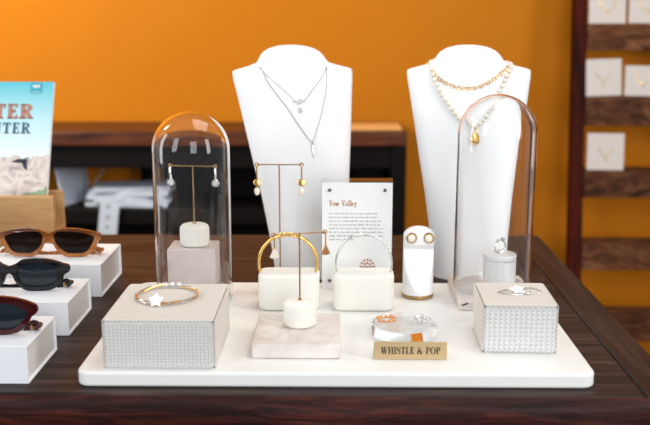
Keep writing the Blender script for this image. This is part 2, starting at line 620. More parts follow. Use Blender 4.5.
def glyph(ch, tk, tn):
    s = 0.09                                             # serif overhang
    sv = lambda x, y: rect(x - tk / 2 - s, y, x + tk / 2 + s, y + tn)
    st = lambda x, y0=0, y1=1: rect(x - tk / 2, y0, x + tk / 2, y1)
    q = []
    if ch == 'W':
        q = slant(.10, 1, .30, 0, tk) + slant(.30, 0, .50, 1, tn) + slant(.46, 1, .66, 0, tk) + slant(.66, 0, .88, 1, tn)
        q += rect(-.04, 1 - tn, .26, 1) + rect(.36, 1 - tn, .62, 1) + rect(.76, 1 - tn, 1.0, 1); w = .98
    elif ch == 'H':
        q = st(.17) + st(.63) + rect(.17, .5 - tn / 2, .63, .5 + tn / 2)
        for x in (.17, .63): q += sv(x, 0) + sv(x, 1 - tn)
        w = .80
    elif ch == 'I':
        q = st(.17) + sv(.17, 0) + sv(.17, 1 - tn); w = .34
    elif ch == 'S':
        q = spl([(.50, .74), (.44, .92), (.28, .98), (.12, .88), (.12, .70), (.30, .54), (.46, .40), (.49, .20), (.36, .04), (.20, .02), (.09, .12), (.06, .28)],
                [tn, tn, tn, tk * .7, tk, tk * 1.15, tk, tk * .8, tn, tn, tn, tn]) + rect(.47, .68, .53, .97) + rect(.04, .03, .10, .32); w = .57
    elif ch == 'T':
        q = st(.32) + sv(.32, 0) + rect(.02, 1 - max(tn, tk * .45), .62, 1) + rect(.02, .72, .02 + max(tn, tk * .35), 1) + rect(.62 - max(tn, tk * .35), .72, .62, 1); w = .64
    elif ch == 'L':
        q = st(.17) + sv(.17, 1 - tn) + rect(.02, 0, .56, max(tn, tk * .45)) + rect(.56 - max(tn, tk * .35), 0, .56, .28); w = .58
    elif ch == 'E':
        b = max(tn, tk * .45)
        q = st(.17) + rect(.02, 0, .56, b) + rect(.02, 1 - b, .54, 1) + rect(.17, .5 - b / 2, .44, .5 + b / 2) + rect(.56 - b, 0, .56, .27) + rect(.54 - b, .75, .54, 1) + rect(.44 - b * .8, .40, .44, .62); w = .60
    elif ch == 'O':
        q = arc(.40, .5, .32, .48, 0, 360, tk, tn, 40); w = .80
    elif ch == 'P':
        q = st(.17) + sv(.17, 0) + rect(.02, 1 - tn, .30, 1) + arc(.30, .73, .24, .25, -90, 90, tk, tn) + rect(.17, .46, .30, .46 + tn); w = .60
    elif ch == 'R':
        b = max(tn, tk * .45)
        q = st(.17) + sv(.17, 0) + rect(.02, 1 - b, .30, 1) + arc(.30, .74, .22, .26 - b / 2, -90, 90, tk, b) + rect(.17, .46, .32, .46 + b) + slant(.36, .48, .58, 0, tk) + rect(.50, 0, .72, b); w = .72
    elif ch == 'N':
        q = rect(.10, 0, .10 + max(tn, tk * .7), 1) + rect(.56, 0, .56 + max(tn, tk * .7), 1) + slant(.14, 1, .60, 0, tk) + rect(0, 1 - tn, .24, 1) + rect(0, 0, .28, tn) + rect(.48, 1 - tn, .78, 1); w = .80
    elif ch == '&':
        q = spl([(.66, .42), (.60, .20), (.44, .04), (.24, .02), (.08, .14), (.08, .34), (.24, .48), (.40, .62), (.43, .80), (.34, .96), (.22, .94), (.16, .80), (.22, .62), (.40, .34), (.58, .10), (.74, .02)],
                [tn, tn, tn, tn * 1.3, tk * .9, tk * .9, tn, tn, tk * .6, tn, tn, tk * .6, tk * .9, tk * 1.1, tk * .8, tn]) + rect(.54, .40, .78, .40 + tn); w = .78
    elif ch == 'V':
        q = slant(.14, 1, .38, 0, tk) + slant(.38, 0, .60, 1, tn) + rect(-.02, 1 - tn, .30, 1) + rect(.48, 1 - tn, .74, 1); w = .68
    elif ch == 'o':
        q = arc(.24, .30, .19, .29, 0, 360, tk * .9, tn, 32); w = .48
    elif ch == 'w':
        q = slant(.08, .6, .22, 0, tk * .9) + slant(.22, 0, .36, .6, tn) + slant(.34, .6, .48, 0, tk * .9) + slant(.48, 0, .62, .6, tn) + rect(-.02, .6 - tn, .18, .6) + rect(.52, .6 - tn, .70, .6); w = .70
    elif ch == 'a':
        q = rect(.30, .06, .30 + tk * .9, .46) + arc(.24, .44, .13, .15, 0, 160, tk * .7, tn) + arc(.19, .16, .12, .15, 60, 330, tk * .8, tn) + rect(.34, 0, .50, tn * 1.5); w = .50
    elif ch == 'l':
        q = rect(.08, 0, .08 + tk * .9, 1) + rect(0, 0, .16 + tk, tn) + rect(0, 1 - tn, .08, 1); w = .27
    elif ch == 'e':
        q = arc(.23, .30, .18, .29, 0, 320, tk * .9, tn, 30) + rect(.08, .30, .40, .30 + tn); w = .46
    elif ch == 'y':
        q = slant(.10, .6, .26, 0, tk * .9) + slant(.14, -.30, .44, .6, tn) + rect(-.02, .6 - tn, .22, .6) + rect(.34, .6 - tn, .54, .6) + arc(.12, -.24, .06, .06, 0, 360, tk * .7, tk * .7, 12); w = .52
    else:
        w = .34
    return q, w


def lettering(text, x, z, height, width=None, tk=.17, tn=.045, gap=.06, y=0.0):
    """flat glyph faces in the xz plane facing -y; fits to width when given"""
    polys, cx = [], 0.0
    for ch in text:
        q, w = glyph(ch, tk, tn)
        polys += [[(a + cx, b) for a, b in p] for p in q]
        cx += w + gap
    sx = (width / (cx - gap)) if width else height
    bm = bmesh.new()
    for p in polys:
        area_ = sum(p[i][0] * p[(i + 1) % 4][1] - p[(i + 1) % 4][0] * p[i][1] for i in range(4))
        if area_ < 0:
            p = p[::-1]
        bm.faces.new([bm.verts.new((x + a * sx, y, z + b * height)) for a, b in p])
    return bm


def flat_obj(name, bm, mat, parent, loc=None, rot=None):
    """printed mark: faces kept as drawn, facing -y"""
    me = bpy.data.meshes.new(name)
    bm.to_mesh(me)
    bm.free()
    me.materials.append(mat)
    o = bpy.data.objects.new(name, me)
    COL.objects.link(o)
    o.parent = parent
    if loc:
        o.location = loc
    if rot:
        o.rotation_euler = rot
    return o


T = 0.92          # counter top height
TT = 0.937        # tray top height

# ================================================================== setting
WALL_Y = 2.86
struct('wall_back', B(-3.2, 3.2, WALL_Y, WALL_Y + 0.1, 0, 3.0), M['wall'])
struct('floor', B(-3.2, 3.2, -2.5, WALL_Y, -0.06, 0), M['floor'])
struct('baseboard_back', B(-3.2, 3.2, WALL_Y - 0.015, WALL_Y, 0, 0.10), M['console'], bevel=0.004)

# ================================================================== counter table
tb = thing('display_table', 'long dark brown wooden table with rough front edge carrying the jewellery display', 'table', (-0.45, 1.24, 0))
x0, x1, y0, y1 = -0.85, 0.775, -0.362, 0.358
bm = B(x0, x1, y0, y1, T - 0.045, T)
obj('tabletop', bm, M['table'], tb, bevel=0.004)
bm = B(x1 + 0.0004, x1 + 0.046, y0, y1, T - 0.045, T - 0.0004)
obj('end_board', bm, M['table_end'], tb, bevel=0.004)
# wavy natural front edge
bm = bmesh.new()
nx, prof = 120, [(0.0, 0.0), (-.006, -.004), (-.010, -.012), (-.008, -.024), (-.011, -.038), (-.006, -.052), (0.0, -.058), (.02, -.058), (.02, -.047)]
rows = []
for i in range(nx + 1):
    x = x0 + (x1 + .045 - x0) * i / nx
    wv = .004 * math.sin(x * 9) + .0025 * math.sin(x * 23 + 1) + random.uniform(-.0008, .0008)
    rows.append([bm.verts.new((x, y0 - .0005 + py + (wv * (1 if 0 < k < 7 else 0)), T - .001 + pz + (0.5 * wv if 0 < k < 7 else 0))) for k, (py, pz) in enumerate(prof)])
for a, b in zip(rows, rows[1:]):
    for k in range(len(prof) - 1):
        bm.faces.new((a[k], b[k], b[k + 1], a[k + 1]))
    bm.faces.new((a[-1], b[-1], b[0], a[0]))
bm.faces.new(rows[0])
bm.faces.new(rows[-1][::-1])
obj('front_edge', bm, M['table_edge'], tb, sharp=70)
obj('apron', B(x0 + .05, x1 - .02, y0 + .05, y1 - .05, T - .12, T - .045), M['console'], tb, bevel=.003)
for lx in (x0 + .04, x1 - .06):
    for ly in (y0 + .03, y1 - .10):
        obj('leg', B(lx, lx + .07, ly, ly + .07, 0, T - .045), M['console'], tb, bevel=.004)

# ================================================================== console behind
cn = thing('console_table', 'dark wooden console table with open shelf standing against the orange wall', 'console table', (-0.617, 2.81, 0))
cx0, cx1 = -0.953, 0.8245          # local
obj('top_board', B(cx0, cx1, -.230, .034, .946, .988), M['console_top'], cn, bevel=.004)
obj('apron', B(cx0 + .034, cx1 - .011, -.213, -.185, .879, .946), M['console_black'], cn, bevel=.002)
obj('shelf_board', B(cx0 + .022, cx1 - .011, -.219, .028, .711, .756), M['console_black'], cn, bevel=.003)
obj('back_panel', B(.0, cx1 - .034, .0056, .022, .178, .946), M['console_black'], cn)
obj('lower_back', B(cx0 + .034, -.006, .0056, .022, .178, .711), M['console_black'], cn)
obj('lower_shelf', B(cx0 + .022, cx1 - .011, -.219, .028, .20, .245), M['console_black'], cn, bevel=.003)
for lx in (cx0, cx1 - .040):
    for ly in (-.224, -.022):
        obj('leg', B(lx, lx + .040, ly, ly + .045, 0, .946), M['console_black'], cn, bevel=.003)

# tan boards lying on the console top
bm = B(-.22, .21, -.05, .05, 0, .010, Matrix.Rotation(.05, 4, 'Z'))
tag(obj('kraft_board', bm, M['kraft'], loc=(-.017, 2.665, .9885)), 'tan flat board lying along the top of the dark console behind the busts', 'board')
# leaflets on the console shelf
bm = B(-.07, .07, -.003, .003, 0, .150, Matrix.Rotation(-.2, 4, 'X'))
o = tag(obj('white_folder', bm, M['leaflet'], loc=(-.785, 2.69, .7585), rot=(0, 0, 1.22)), 'white upright folder leaning at the left end of the console shelf', 'folder')
for k in range(5):
    sx = .105 - .006 * (k % 3)
    bm = B(-sx, sx, -.060, .060, 0, .0105)
    a = (-.10, .12, .03, -.16, .20)[k]
    lab = ['lowest pale leaflet pile in the stack on the console shelf', 'second leaflet pile from the bottom of the stack on the console shelf',
           'middle leaflet pile of the stack on the console shelf', 'second leaflet pile from the top of the stack on the console shelf',
           'topmost leaflet pile of the stack on the console shelf'][k]
    tag(obj('leaflet_pile', bm, M['leaflet'], loc=(-.638 + .014 * math.sin(k * 2.3), 2.685 + .004 * k, .7565 + .0112 * k), rot=(0, 0, a)), lab, 'leaflets', 'leaflet piles on the console shelf')
bm = B(-.002, .002, -.003, .003, 0, .12, Matrix.Rotation(.6, 4, 'Y'))
tag(obj('pen', bm, M['greyink'], loc=(-.735, 2.70, .814)), 'thin grey stick leaning up out of the leaflets on the console shelf', 'pen')
t = thing('price_tag', 'white card tag with grey squares hanging over the front of the console shelf', 'tag', (-.672, 2.5755, .682))
obj('card', B(-.028, .028, 0, .003, 0, .108, Matrix.Rotation(.14, 4, 'Y')), M['leaflet'], t)
for k in range(3):
    obj('printed_square', B(-.005 + .004 * k, .007 + .004 * k, -.001, 0, .02 + .031 * k, .029 + .031 * k), M['smallprint'], t)

# ================================================================== ladder rack with ledges
rk = thing('ladder_rack', 'tall reddish brown ladder rack with rough plank ledges leaning on the orange wall', 'rack', (0, 0, 0))
def lean_y(z):
    return 2.52 + .1333 * z
for px in (.70, 1.50):
    bm = bmesh.new()
    vs = [bm.verts.new(p) for z in (0, 1.95) for p in ((px, lean_y(z), z), (px + .036, lean_y(z), z), (px + .036, lean_y(z) + .05, z), (px, lean_y(z) + .05, z))]
    for f in ((0, 3, 2, 1), (4, 5, 6, 7), (0, 1, 5, 4), (1, 2, 6, 5), (2, 3, 7, 6), (3, 0, 4, 7)):
        bm.faces.new([vs[i] for i in f])
    obj('post', bm, M['rack_post'], rk, bevel=.003)
LEDGE = [(1.2915, 1.2168), (1.0817, .999), (.8667, .788), (.652, .575), (1.50, 1.42), (.44, .36)]
for zt, zb in LEDGE:
    yf = lean_y((zt + zb) / 2) - .003
    bm = B(.737, 1.499, yf, yf + .018, zb, zt)
    # chip the plank a little
    bmesh.ops.subdivide_edges(bm, edges=[e for e in bm.edges if abs(e.verts[0].co.x - e.verts[1].co.x) > .3], cuts=14)
    for v in bm.verts:
        if v.co.y < yf + .002:
            v.co.z += random.uniform(-.003, 0)
            v.co.y += random.uniform(-.002, .002)
    ld = obj('ledge', bm, M['rack_ledge'], rk, bevel=.002)
    obj('shelf_plank', B(.737, 1.499, yf + .0185, yf + .10, zt - .018, zt - .002), M['rack_ledge'], ld, bevel=.002)

def card(zt, xa, xb, h, tilt, lab, style):
    yf = lean_y(zt) + .004
    c = thing('necklace_card', lab, 'jewellery card', ((xa + xb) / 2, yf, zt + .0016), 0, 'necklace cards on the ladder rack')
    w = xb - xa
    mt = Matrix.Rotation(-.12, 4, 'X') @ Matrix.Rotation(tilt, 4, 'Y')
    off = abs(math.sin(tilt)) * w / 2
    obj('card', B(-w / 2, w / 2, 0, .002, off, h + off, mt), M['rackcard'], c)
    pts = []
    for i in range(21):
        a = PI * i / 20
        if style == 'v':
            s = i / 10 - 1
            pts.append((s * .022, -.0008, .066 - .03 * (1 - abs(s)) ** .8))
        else:
            pts.append((.022 * math.cos(a), -.0008, .07 - .034 * math.sin(a)))
    pts = [mt @ Vector((p[0], p[1], p[2] + off)) for p in pts]
    ch = obj('necklace', Tb(pts, .0008, 6), M['gold'], c)
    e = pts[10]
    obj('pendant', ball(bmesh.new(), (e.x, e.y - .0005, e.z - .006), .003, .8, .3, 1.5), M['gold'], ch)

card(LEDGE[0][0], .741, .848, .105, 0, 'white necklace card on the top ledge beside the rack post', 'u')
card(LEDGE[0][0], .857, .964, .105, .01, 'white necklace card on the top ledge at the photo edge', 'u')
card(LEDGE[1][0], .738, .842, .107, -.03, 'white necklace card on the second ledge beside the rack post', 'v')
card(LEDGE[1][0], .850, .957, .088, .02, 'white necklace card on the second ledge at the photo edge', 'u')
card(LEDGE[2][0], .745, .853, .108, .01, 'lone white necklace card on the third ledge of the rack', 'v')

# ================================================================== tray
tr = prism(bmesh.new(), rrect(-.2768, .2768, -.173, .165, .014), 0, .0168)
tag(obj('display_tray', tr, M['tray'], loc=(.001, 1.07, T + .0002), bevel=.003, seg=3), 'large white rounded rectangular tray on the dark table under the jewellery', 'tray')

# ================================================================== fabric boxes on the tray
def fabric_box(name, label, loc, w, d, h, rz=0, wm='weave'):
    r = thing(name, label, 'display box', loc, rz)
    b = B(-w / 2, w / 2, -d / 2, d / 2, 0, h - .0022)
    bmesh.ops.bevel(b, geom=list(b.edges), offset=.0022, segments=2, affect='EDGES')
    obj('woven_body', b, M[wm], r)
    b = prism(bmesh.new(), rrect(-w / 2 + .0005, w / 2 - .0005, -d / 2 + .0005, d / 2 - .0005, .003, 3), h - .0021, h)
    obj('linen_top', b, M['linen'], r, bevel=.0008)
    for s in (-1, 1):
        xx = s * (w / 2 + .0003)
        obj('linen_side', B(min(xx, xx + s * .0006), max(xx, xx + s * .0006), -d / 2 + .002, d / 2 - .002, .0005, h - .0015), M['linen'], r)
    return r

fabric_box('fabric_box', 'wide woven fabric box at the left front of the tray under a gold bracelet', (-.1876, .974, TT + .0004), .1185, .135, .0545)
fabric_box('fabric_box', 'smaller woven fabric box at the right front of the tray', (.2085, 1.0005, TT + .0004), .0815, .088, .0565, -.03, 'weave_large')

# ================================================================== bracelets lying on the boxes
def star_mesh(r, th):
    pts = []
    for i in range(10):
        a = PI / 2 + i * PI / 5
        q = r if i % 2 == 0 else r * .58
        pts.append((q * math.cos(a), q * math.sin(a)))
    return prism(bmesh.new(), pts, -th / 2, th / 2)

def flat_bracelet(label, loc, rx, ry, mats, rz, star_ang, strands=3):
    r = thing('star_bracelet', label, 'bracelet', loc, rz)
    N = 120
    for k in range(strands):
        pts = []
        for i in range(N):
            a = 2 * PI * i / N
            tw = a * 4 + 2 * PI * k / strands
            rr = .0013 * math.cos(tw)
            pts.append(((rx + rr) * math.cos(a), (ry + rr) * math.sin(a), .0026 + .0013 * math.sin(tw)))
        obj('strand', Tb(pts, .00085, 7, True), mats[k % len(mats)], r)
    a = math.radians(star_ang)
    p = Vector((rx * math.cos(a), ry * math.sin(a), .0075))
    d = Vector((math.cos(a), math.sin(a), 0))
    o = obj('star_charm', star_mesh(.0088, .0024), M['shell'], r, loc=(p.x + d.x * .003, p.y + d.y * .003, p.z), bevel=.0005)
    o.rotation_euler = (math.radians(62), 0, 0)
    bm = bmesh.new()
    for q in (76, 90, 104):
        b = math.radians(q)
        ball(bm, (rx * math.cos(b), ry * math.sin(b), .0045), .0034, 1, .8, .9)
    obj('knot', bm, M['silver'], r)
    return r

flat_bracelet('twisted gold and silver bracelet with white star lying on the wide woven box', (-.1925, .989, .9920), .0345, .0345, [M['gold'], M['silver'], M['silver']], 0, 262)
# chain bracelet on the right box
r = thing('chain_bracelet', 'fine silver chain bracelet with white star charm lying on the smaller woven box', 'bracelet', (.2105, 1.008, .9940))
pts = catmull([(-.022, -.008, .001), (-.010, -.016, .001), (.004, -.017, .0012), (.010, -.012, .001), (.008, -.004, .001), (.012, .008, .001), (.023, .008, .001), (.028, -.002, .001), (.025, -.010, .001)], 10)
obj('chain', Tb(pts, [.0009 if i % 2 else .0005 for i in range(len(pts))], 6), M['silver'], r)
pts = catmull([(-.022, -.008, .001), (-.012, .002, .001), (-.004, .006, .001), (.006, .002, .001)], 10)
obj('chain', Tb(pts, [.0009 if i % 2 else .0005 for i in range(len(pts))], 6), M['silver'], r)
o = obj('star_charm', star_mesh(.0098, .0024), M['shell'], r, loc=(.001, -.006, .0040), bevel=.0005)
o.rotation_euler = (math.radians(14), 0, .2)
obj('clasp', ball(bmesh.new(), (.012, -.012, .0016), .0028, 1.3, 1, .6), M['silver'], r)

# ================================================================== marble slabs
def marble(label, loc, w, d, h):
    b = prism(bmesh.new(), rrect(-w / 2, w / 2, -d / 2, d / 2, .003, 4), 0, h)
    return tag(obj('marble_slab', b, M['marble'], loc=loc, bevel=.0015), label, 'marble slab')

marble('pale marble slab at the front middle of the tray under the small earring stand', (-.0425, .9925, TT + .0003), .0985, .111, .0160)
ms = marble('pale pink marble slab at the back right of the tray under the tall glass dome', (.2125, 1.1695, TT + .0003), .104, .124, .0135)
bm = bmesh.new()
for (a, b_, c_) in ((-.0505, .0, .010), (-.0435, .0, .0095)):
    pass
bm = Tb(catmull([(-.050, -.0622, .0082), (-.047, -.0622, .0075), (-.0435, -.0622, .0092), (-.0405, -.0622, .0098)], 5), [.0005 + .0005 * math.sin(PI * min(i, 15) / 15) for i in range(16)], 6)
obj('dark_vein', bm, M['ink'], ms)

# ================================================================== T shaped earring stands
def t_stand(label, loc, r, hb, hz, length, rz=0, e=.006):
    s = thing('earring_stand', label, 'earring stand', loc, rz)
    obj('base', L(rounded(r, 0, hb, e * .6, e), 48), M['cream'], s)
    obj('base_cap', L(rounded(r * .56, 0, .0012, .0004), 36, (0, 0, hb - .0004)), M['cream'], s)
    obj('collar', L(rounded(.0022, 0, .0025, .0006), 16, (0, 0, hb + .0006)), M['brass'], s)
    obj('post', Tb([(0, 0, hb), (0, 0, hz)], .0010, 10), M['brass'], s)
    obj('crossbar', Tb([(-length / 2, 0, hz), (length / 2, 0, hz)], .00085, 10), M['brass'], s)
    for q in (-1, 1):
        pts = [(q * length / 2 + .0022 * math.cos(2 * PI * i / 20), 0, hz + .0022 * math.sin(2 * PI * i / 20)) for i in range(20)]
        obj('end_ring', Tb(pts, .0008, 7, True), M['brass'], s)
    return s

t_stand('small brass T shaped earring stand with round cream base on the front marble slab', (-.0405, 1.0060, .9535), .0196, .0290, .1095, .0605, math.radians(16))
t_stand('tallest brass T shaped earring stand behind the gold bangle', (-.0745, 1.190, TT + .0002), .0275, .027, .1765, .060, 0, .004)
BLKZ = .0715
obj_b = prism(bmesh.new(), rrect(-.0315, .0315, -.026, .026, .002, 3), 0, BLKZ)
tag(obj('stone_block', obj_b, M['pinkblock'], loc=(-.1885, 1.167, TT + .0003), bevel=.0012), 'pale pink stone block inside the left glass dome', 'block')
t_stand('brass T shaped earring stand with round cream base inside the left glass dome', (-.1868, 1.166, TT + BLKZ + .0006), .0195, .0285, .1065, .0605, math.radians(-6))

# ------------------------------------------------------------------ earrings
def hook(bm, z0, z1):
    pts = [(0, -.0008 + .0022 * math.cos(a), z0 - .0002 + .0022 * math.sin(a)) for a in [PI * i / 8 for i in range(9)]]
    tube(bm, pts, .0005, 6)
    tube(bm, [(0, -.003, z0), (0, -.003, z1)], .0009, 8)
    return bm

def coin_pearl_earring(label, loc):
    r = thing('pearl_drop_earring', label, 'earring', loc, 0, 'gold disc and pearl earrings')
    obj('hook', hook(bmesh.new(), 0, -.0165), M['gold'], r)
    b = L([(0, -.0007), (.0046, -.0007), (.0050, 0), (.0046, .0007), (.0034, .0011), (0, .0008)], 28)
    o = obj('disc', b, M['gold'], r, loc=(0, -.0032, -.0215), rot=(PI / 2 - .2, 0, 0))
    obj('pearl', ball(bmesh.new(), (0, -.0032, -.0335), .0042, .95, .95, 1.35), M['pearl'], r)
    return r

coin_pearl_earring('gold disc earring with pearl drop on the left end of the tallest stand', (-.1045, 1.190, 1.1115))
coin_pearl_earring('gold disc earring with pearl drop on the right end of the tallest stand', (-.0445, 1.190, 1.1115))

def fan_earring(label, loc, rz, mat, fanmat):
    r = thing('fan_earring', label, 'earring', loc, rz)
    obj('hook', hook(bmesh.new(), 0, -.012), mat, r)
    obj('bead', ball(bmesh.new(), (0, -.003, -.0125), .0016), mat, r)
    b = bmesh.new()
    out = [(-.0012, -.0135)]
    for i in range(13):
        a = math.radians(-122 + 64 * i / 12)
        rr = .0105 + (.0007 if i % 2 else 0)
        out.append((rr * math.cos(a), -.0135 + rr * math.sin(a)))
    out.append((.0012, -.0135))
    fa = [b.verts.new((x, -.0038, z)) for x, z in out]
    fb = [b.verts.new((x, -.0022, z)) for x, z in out]
    b.faces.new(fa)
    b.faces.new(fb[::-1])
    for i in range(len(out)):
        j = (i + 1) % len(out)
        b.faces.new((fa[i], fb[i], fb[j], fa[j]))
    obj('fan', b, fanmat, r, bevel=.0003)
    return r

c16, s16 = math.cos(math.radians(16)), math.sin(math.radians(16))
fan_earring('rose gold fan shaped earring on the right end of the small stand', (-.0405 + .03025 * c16, 1.006 + .03025 * s16, 1.0606), .28, M['rosegold'], M['rosegold'])
fan_earring('pale shell fan earring on the left end of the small stand', (-.0405 - .03025 * c16, 1.006 - .03025 * s16, 1.0606), .28, M['gold'], M['pearl'])

def crystal_earring(label, loc):
    r = thing('crystal_drop_earring', label, 'earring', loc, 0, 'crystal earrings in the left dome')
    pts = [(0, -.0045 * math.sin(2 * PI * i / 24) * .5 - .002, -.008 + .008 * math.cos(2 * PI * i / 24)) for i in range(24)]
    obj('huggie_hoop', Tb(pts, .0013, 8, True), M['silver'], r)
    obj('crystal', ball(bmesh.new(), (0, -.002, -.0205), .0042, 1, .7, 1, 10, 6), M['crystal'], r)
    pts = [(.0046 * math.cos(2 * PI * i / 24), -.002, -.0205 + .0046 * math.sin(2 * PI * i / 24)) for i in range(24)]
    obj('bezel', Tb(pts, .0008, 6, True), M['silver'], r)
    return r

zc = TT + BLKZ + .0006 + .1065 - .0018
crystal_earring('silver hoop earring with crystal drop on the left end of the bar in the dome', (-.1868 - .0301, 1.166 + .0032, zc))
crystal_earring('silver hoop earring with crystal drop on the right end of the bar in the dome', (-.1868 + .0301, 1.166 - .0032, zc))

# ================================================================== bangle blocks and bangles
def bangle_block(label, x):
    b = prism(bmesh.new(), rrect(-.0393, .0393, -.0215, .0215, .013, 8), 0, .0478)
    return tag(obj('bangle_block', b, M['cream'], loc=(x, 1.123, TT + .0003), bevel=.004, seg=3), label, 'bangle holder')

bangle_block('rounded cream block holding the gold bangle upright', -.0590)
bangle_block('rounded cream block holding the silver bangle upright', .0370)

def arch(rx, rz, z0, a0, a1, n=64):
    return [(rx * math.cos(math.radians(a0 + (a1 - a0) * i / n)), 0, z0 + rz * math.sin(math.radians(a0 + (a1 - a0) * i / n))) for i in range(n + 1)]

bz = TT + .0485
g = thing('bangle', 'polished gold bangle with knotted top standing on the left cream block', 'bangle', (-.0602, 1.1195, bz))
obj('band', Tb(arch(.0375, .038, .0112, 197 - 0, 112), .0021, 10), M['gold'], g)
obj('band', Tb(arch(.0375, .038, .0112, -17, 68), .0021, 10), M['gold'], g)
bm = bmesh.new()
for k in range(3):
    pts = []
    for i in range(31):
        s = i / 30
        a = math.radians(114 - 48 * s)
        tw = s * 4 * PI + 2 * PI * k / 3
        rr = .0375 + .0017 * math.cos(tw)
        pts.append((rr * math.cos(a), .0017 * math.sin(tw), .0112 + (rr + .0005) * math.sin(a)))
    tube(bm, pts, .0015, 8)
ball(bm, (-.0125, 0, .0468), .0032)
ball(bm, (.0125, 0, .0468), .0032)
obj('knot', bm, M['gold'], g)

g = thing('bangle', 'thin silver bangle with beaded top standing on the right cream block', 'bangle', (.0376, 1.1195, bz))
obj('band', Tb(arch(.0360, .0385, .0112, 197, 108), .0014, 10), M['silver'], g)
obj('band', Tb(arch(.0360, .0385, .0112, -17, 72), .0014, 10), M['silver'], g)
bm = bmesh.new()
for k in range(9):
    a = math.radians(112 - 5.5 * k)
    ball(bm, (.0362 * math.cos(a), 0, .0112 + .0387 * math.sin(a)), .0021 + .0006 * (k % 2), 1, 1, 1, 10, 8)
obj('beads', bm, M['silver'], g)

# ================================================================== clear sign
sg = thing('acrylic_sign', 'clear acrylic sign holding a white printed card with copper heading behind the silver bangle', 'sign', (.0305, 1.214, TT + .0004))
obj('clear_panel', B(-.0490, .0490, -.0125, .0160, 0, .1515), M['acrylic'], sg, bevel=.0008)
pp = obj('paper', B(-.0478, .0478, -.0140, -.0128, .0010, .1500), M['paper'], sg)
for qx in (-.0375, .0375):
    for qz in (.0125, .1400):
        obj('stud', L([(0, 0), (.0023, 0), (.0023, .0018), (.0017, .0024), (0, .0024)], 20), M['stud'], sg, loc=(qx, -.0141, qz), rot=(PI / 2, 0, 0))
yp = -.0142
flat_obj('heading', lettering('Vow Valley', -.0385, .1180, .0078, .0385, .17, .06, .04, yp), M['copper'], pp)
# lines of small print, too small to read in the photograph: word-length dashes
bm = bmesh.new()
random.seed(11)
for k in range(8):
    z = .1065 - .0052 * k
    xe = (.030, .0285, .0335, .0355, .038, .0375, .036, -.004)[k]
    x = -.0385
    while x < xe - .003:
        w = min(random.uniform(.003, .0095), xe - x)
        n = max(1, int(w / .0013))
        for i in range(n):
            hh = .0012 if random.random() < .7 else .0019
            a = x + i * w / n
            bm.faces.new([bm.verts.new(p) for p in ((a, yp, z), (a + w / n * .72, yp, z), (a + w / n * .72, yp, z + hh), (a, yp, z + hh))])
        x += w + .0016
flat_obj('small_print', bm, M['smallprint'], pp)
bm = bmesh.new()
random.seed(5)
for k in range(3):
    rr = .0026 + .0043 * k
    n = (2, 5, 7)[k]
    for i in range(n):
        a = PI * (i + .5) / n
        sx, sz = .00125, .00135
        x, z = .0145 + rr * math.cos(a) * .86, .0300 + rr * math.sin(a) * 1.10
        ca, sa = math.cos(a), math.sin(a)
        bm.faces.new([bm.verts.new((x + u * sz * ca - v * sx * sa, yp, z + u * sz * sa + v * sx * ca)) for u, v in ((-1, -1), (1, -1), (1, 1), (-1, 1))][::-1 if False else 1])
bm.faces.new([bm.verts.new(p) for p in ((.0030, yp, .0268), (.0260, yp, .0268), (.0260, yp, .0280), (.0030, yp, .0280))])
flat_obj('emblem', bm, M['copper'], pp)

# ================================================================== white earring cylinder with pearl studs
ec = thing('earring_display', 'white cylinder with scooped front and brass foot holding pearl studs', 'earring holder', (.1125, 1.172, TT + .0002))
obj('brass_foot', L(rounded(.0212, 0, .0050, .0008), 48), M['brass'], ec)
bm = bmesh.new()
R0, H = .0207, .0968
zs = [.0052 + i * (.070 - .0052) / 36 for i in range(37)] + [.070 + i * .0020 for i in range(1, 8)]
prof = [(R0, z) for z in zs]
for i in range(1, 10):
    a = PI / 2 * i / 9
    prof.append((R0 * math.cos(a), .084 + (H - .084) * math.sin(a)))
prof = [(0, .0052)] + prof
lathe(bm, prof, 72)
def lim(z):
    if z < .010: return -1
    if z < .066: return -R0 + (z - .010) / .056 * .0175
    if z < .076: return -R0 + .0175 * (1 - (z - .066) / .010) ** .6
    return -1
for v in bm.verts:
    v.co.y = max(v.co.y, lim(v.co.z))
obj('body', bm, M['white_gloss'], ec, sharp=28)
def pearl_stud(label, dx):
    r = thing('pearl_stud', label, 'earring', (.1125 + dx, 1.172 - math.sqrt(R0 ** 2 - dx ** 2) - .0016, TT + .0850), 0)
    pts = [(.0060 * math.cos(2 * PI * i / 24), 0, .0060 * math.sin(2 * PI * i / 24)) for i in range(24)]
    obj('gold_rim', Tb(pts, .0015, 8, True), M['brass'], r)
    obj('pearl', ball(bmesh.new(), (0, -.0014, 0), .0053), M['pearl'], r)
pearl_stud('gold rimmed pearl stud on the left of the white cylinder top', -.0112)
pearl_stud('gold rimmed pearl stud on the right of the white cylinder top', .0112)

# ================================================================== clear ring dish and rings
tag(obj('acrylic_disc', L(rounded(.0385, 0, .0135, .0012), 72), M['solid'], loc=(.0825, 1.0215, TT + .0004)), 'thick clear acrylic disc with two rings lying on it', 'ring display')
def ring_thing(label, loc, mat, beads, r0=.0098):
    r = thing('finger_ring', label, 'ring', loc)
    pts = [(r0 * math.cos(2 * PI * i / 40), r0 * .92 * math.sin(2 * PI * i / 40), .0016) for i in range(40)]
    obj('band', Tb(pts, .0011, 8, True), mat, r)
    bm = bmesh.new()
    for k in range(beads):
        a = 2 * PI * k / beads + .2
        ball(bm, (r0 * math.cos(a), r0 * .92 * math.sin(a), .0026 + .0006 * math.sin(k * 2)), .0021 + .0006 * math.sin(k * 1.7), 1, 1, 1, 10, 8)
    obj('beads', bm, mat, r)
zd = TT + .0004 + .0137
ring_thing('rose gold beaded ring lying on the left of the clear disc', (.0620, 1.0270, zd), M['rosegold'], 9)
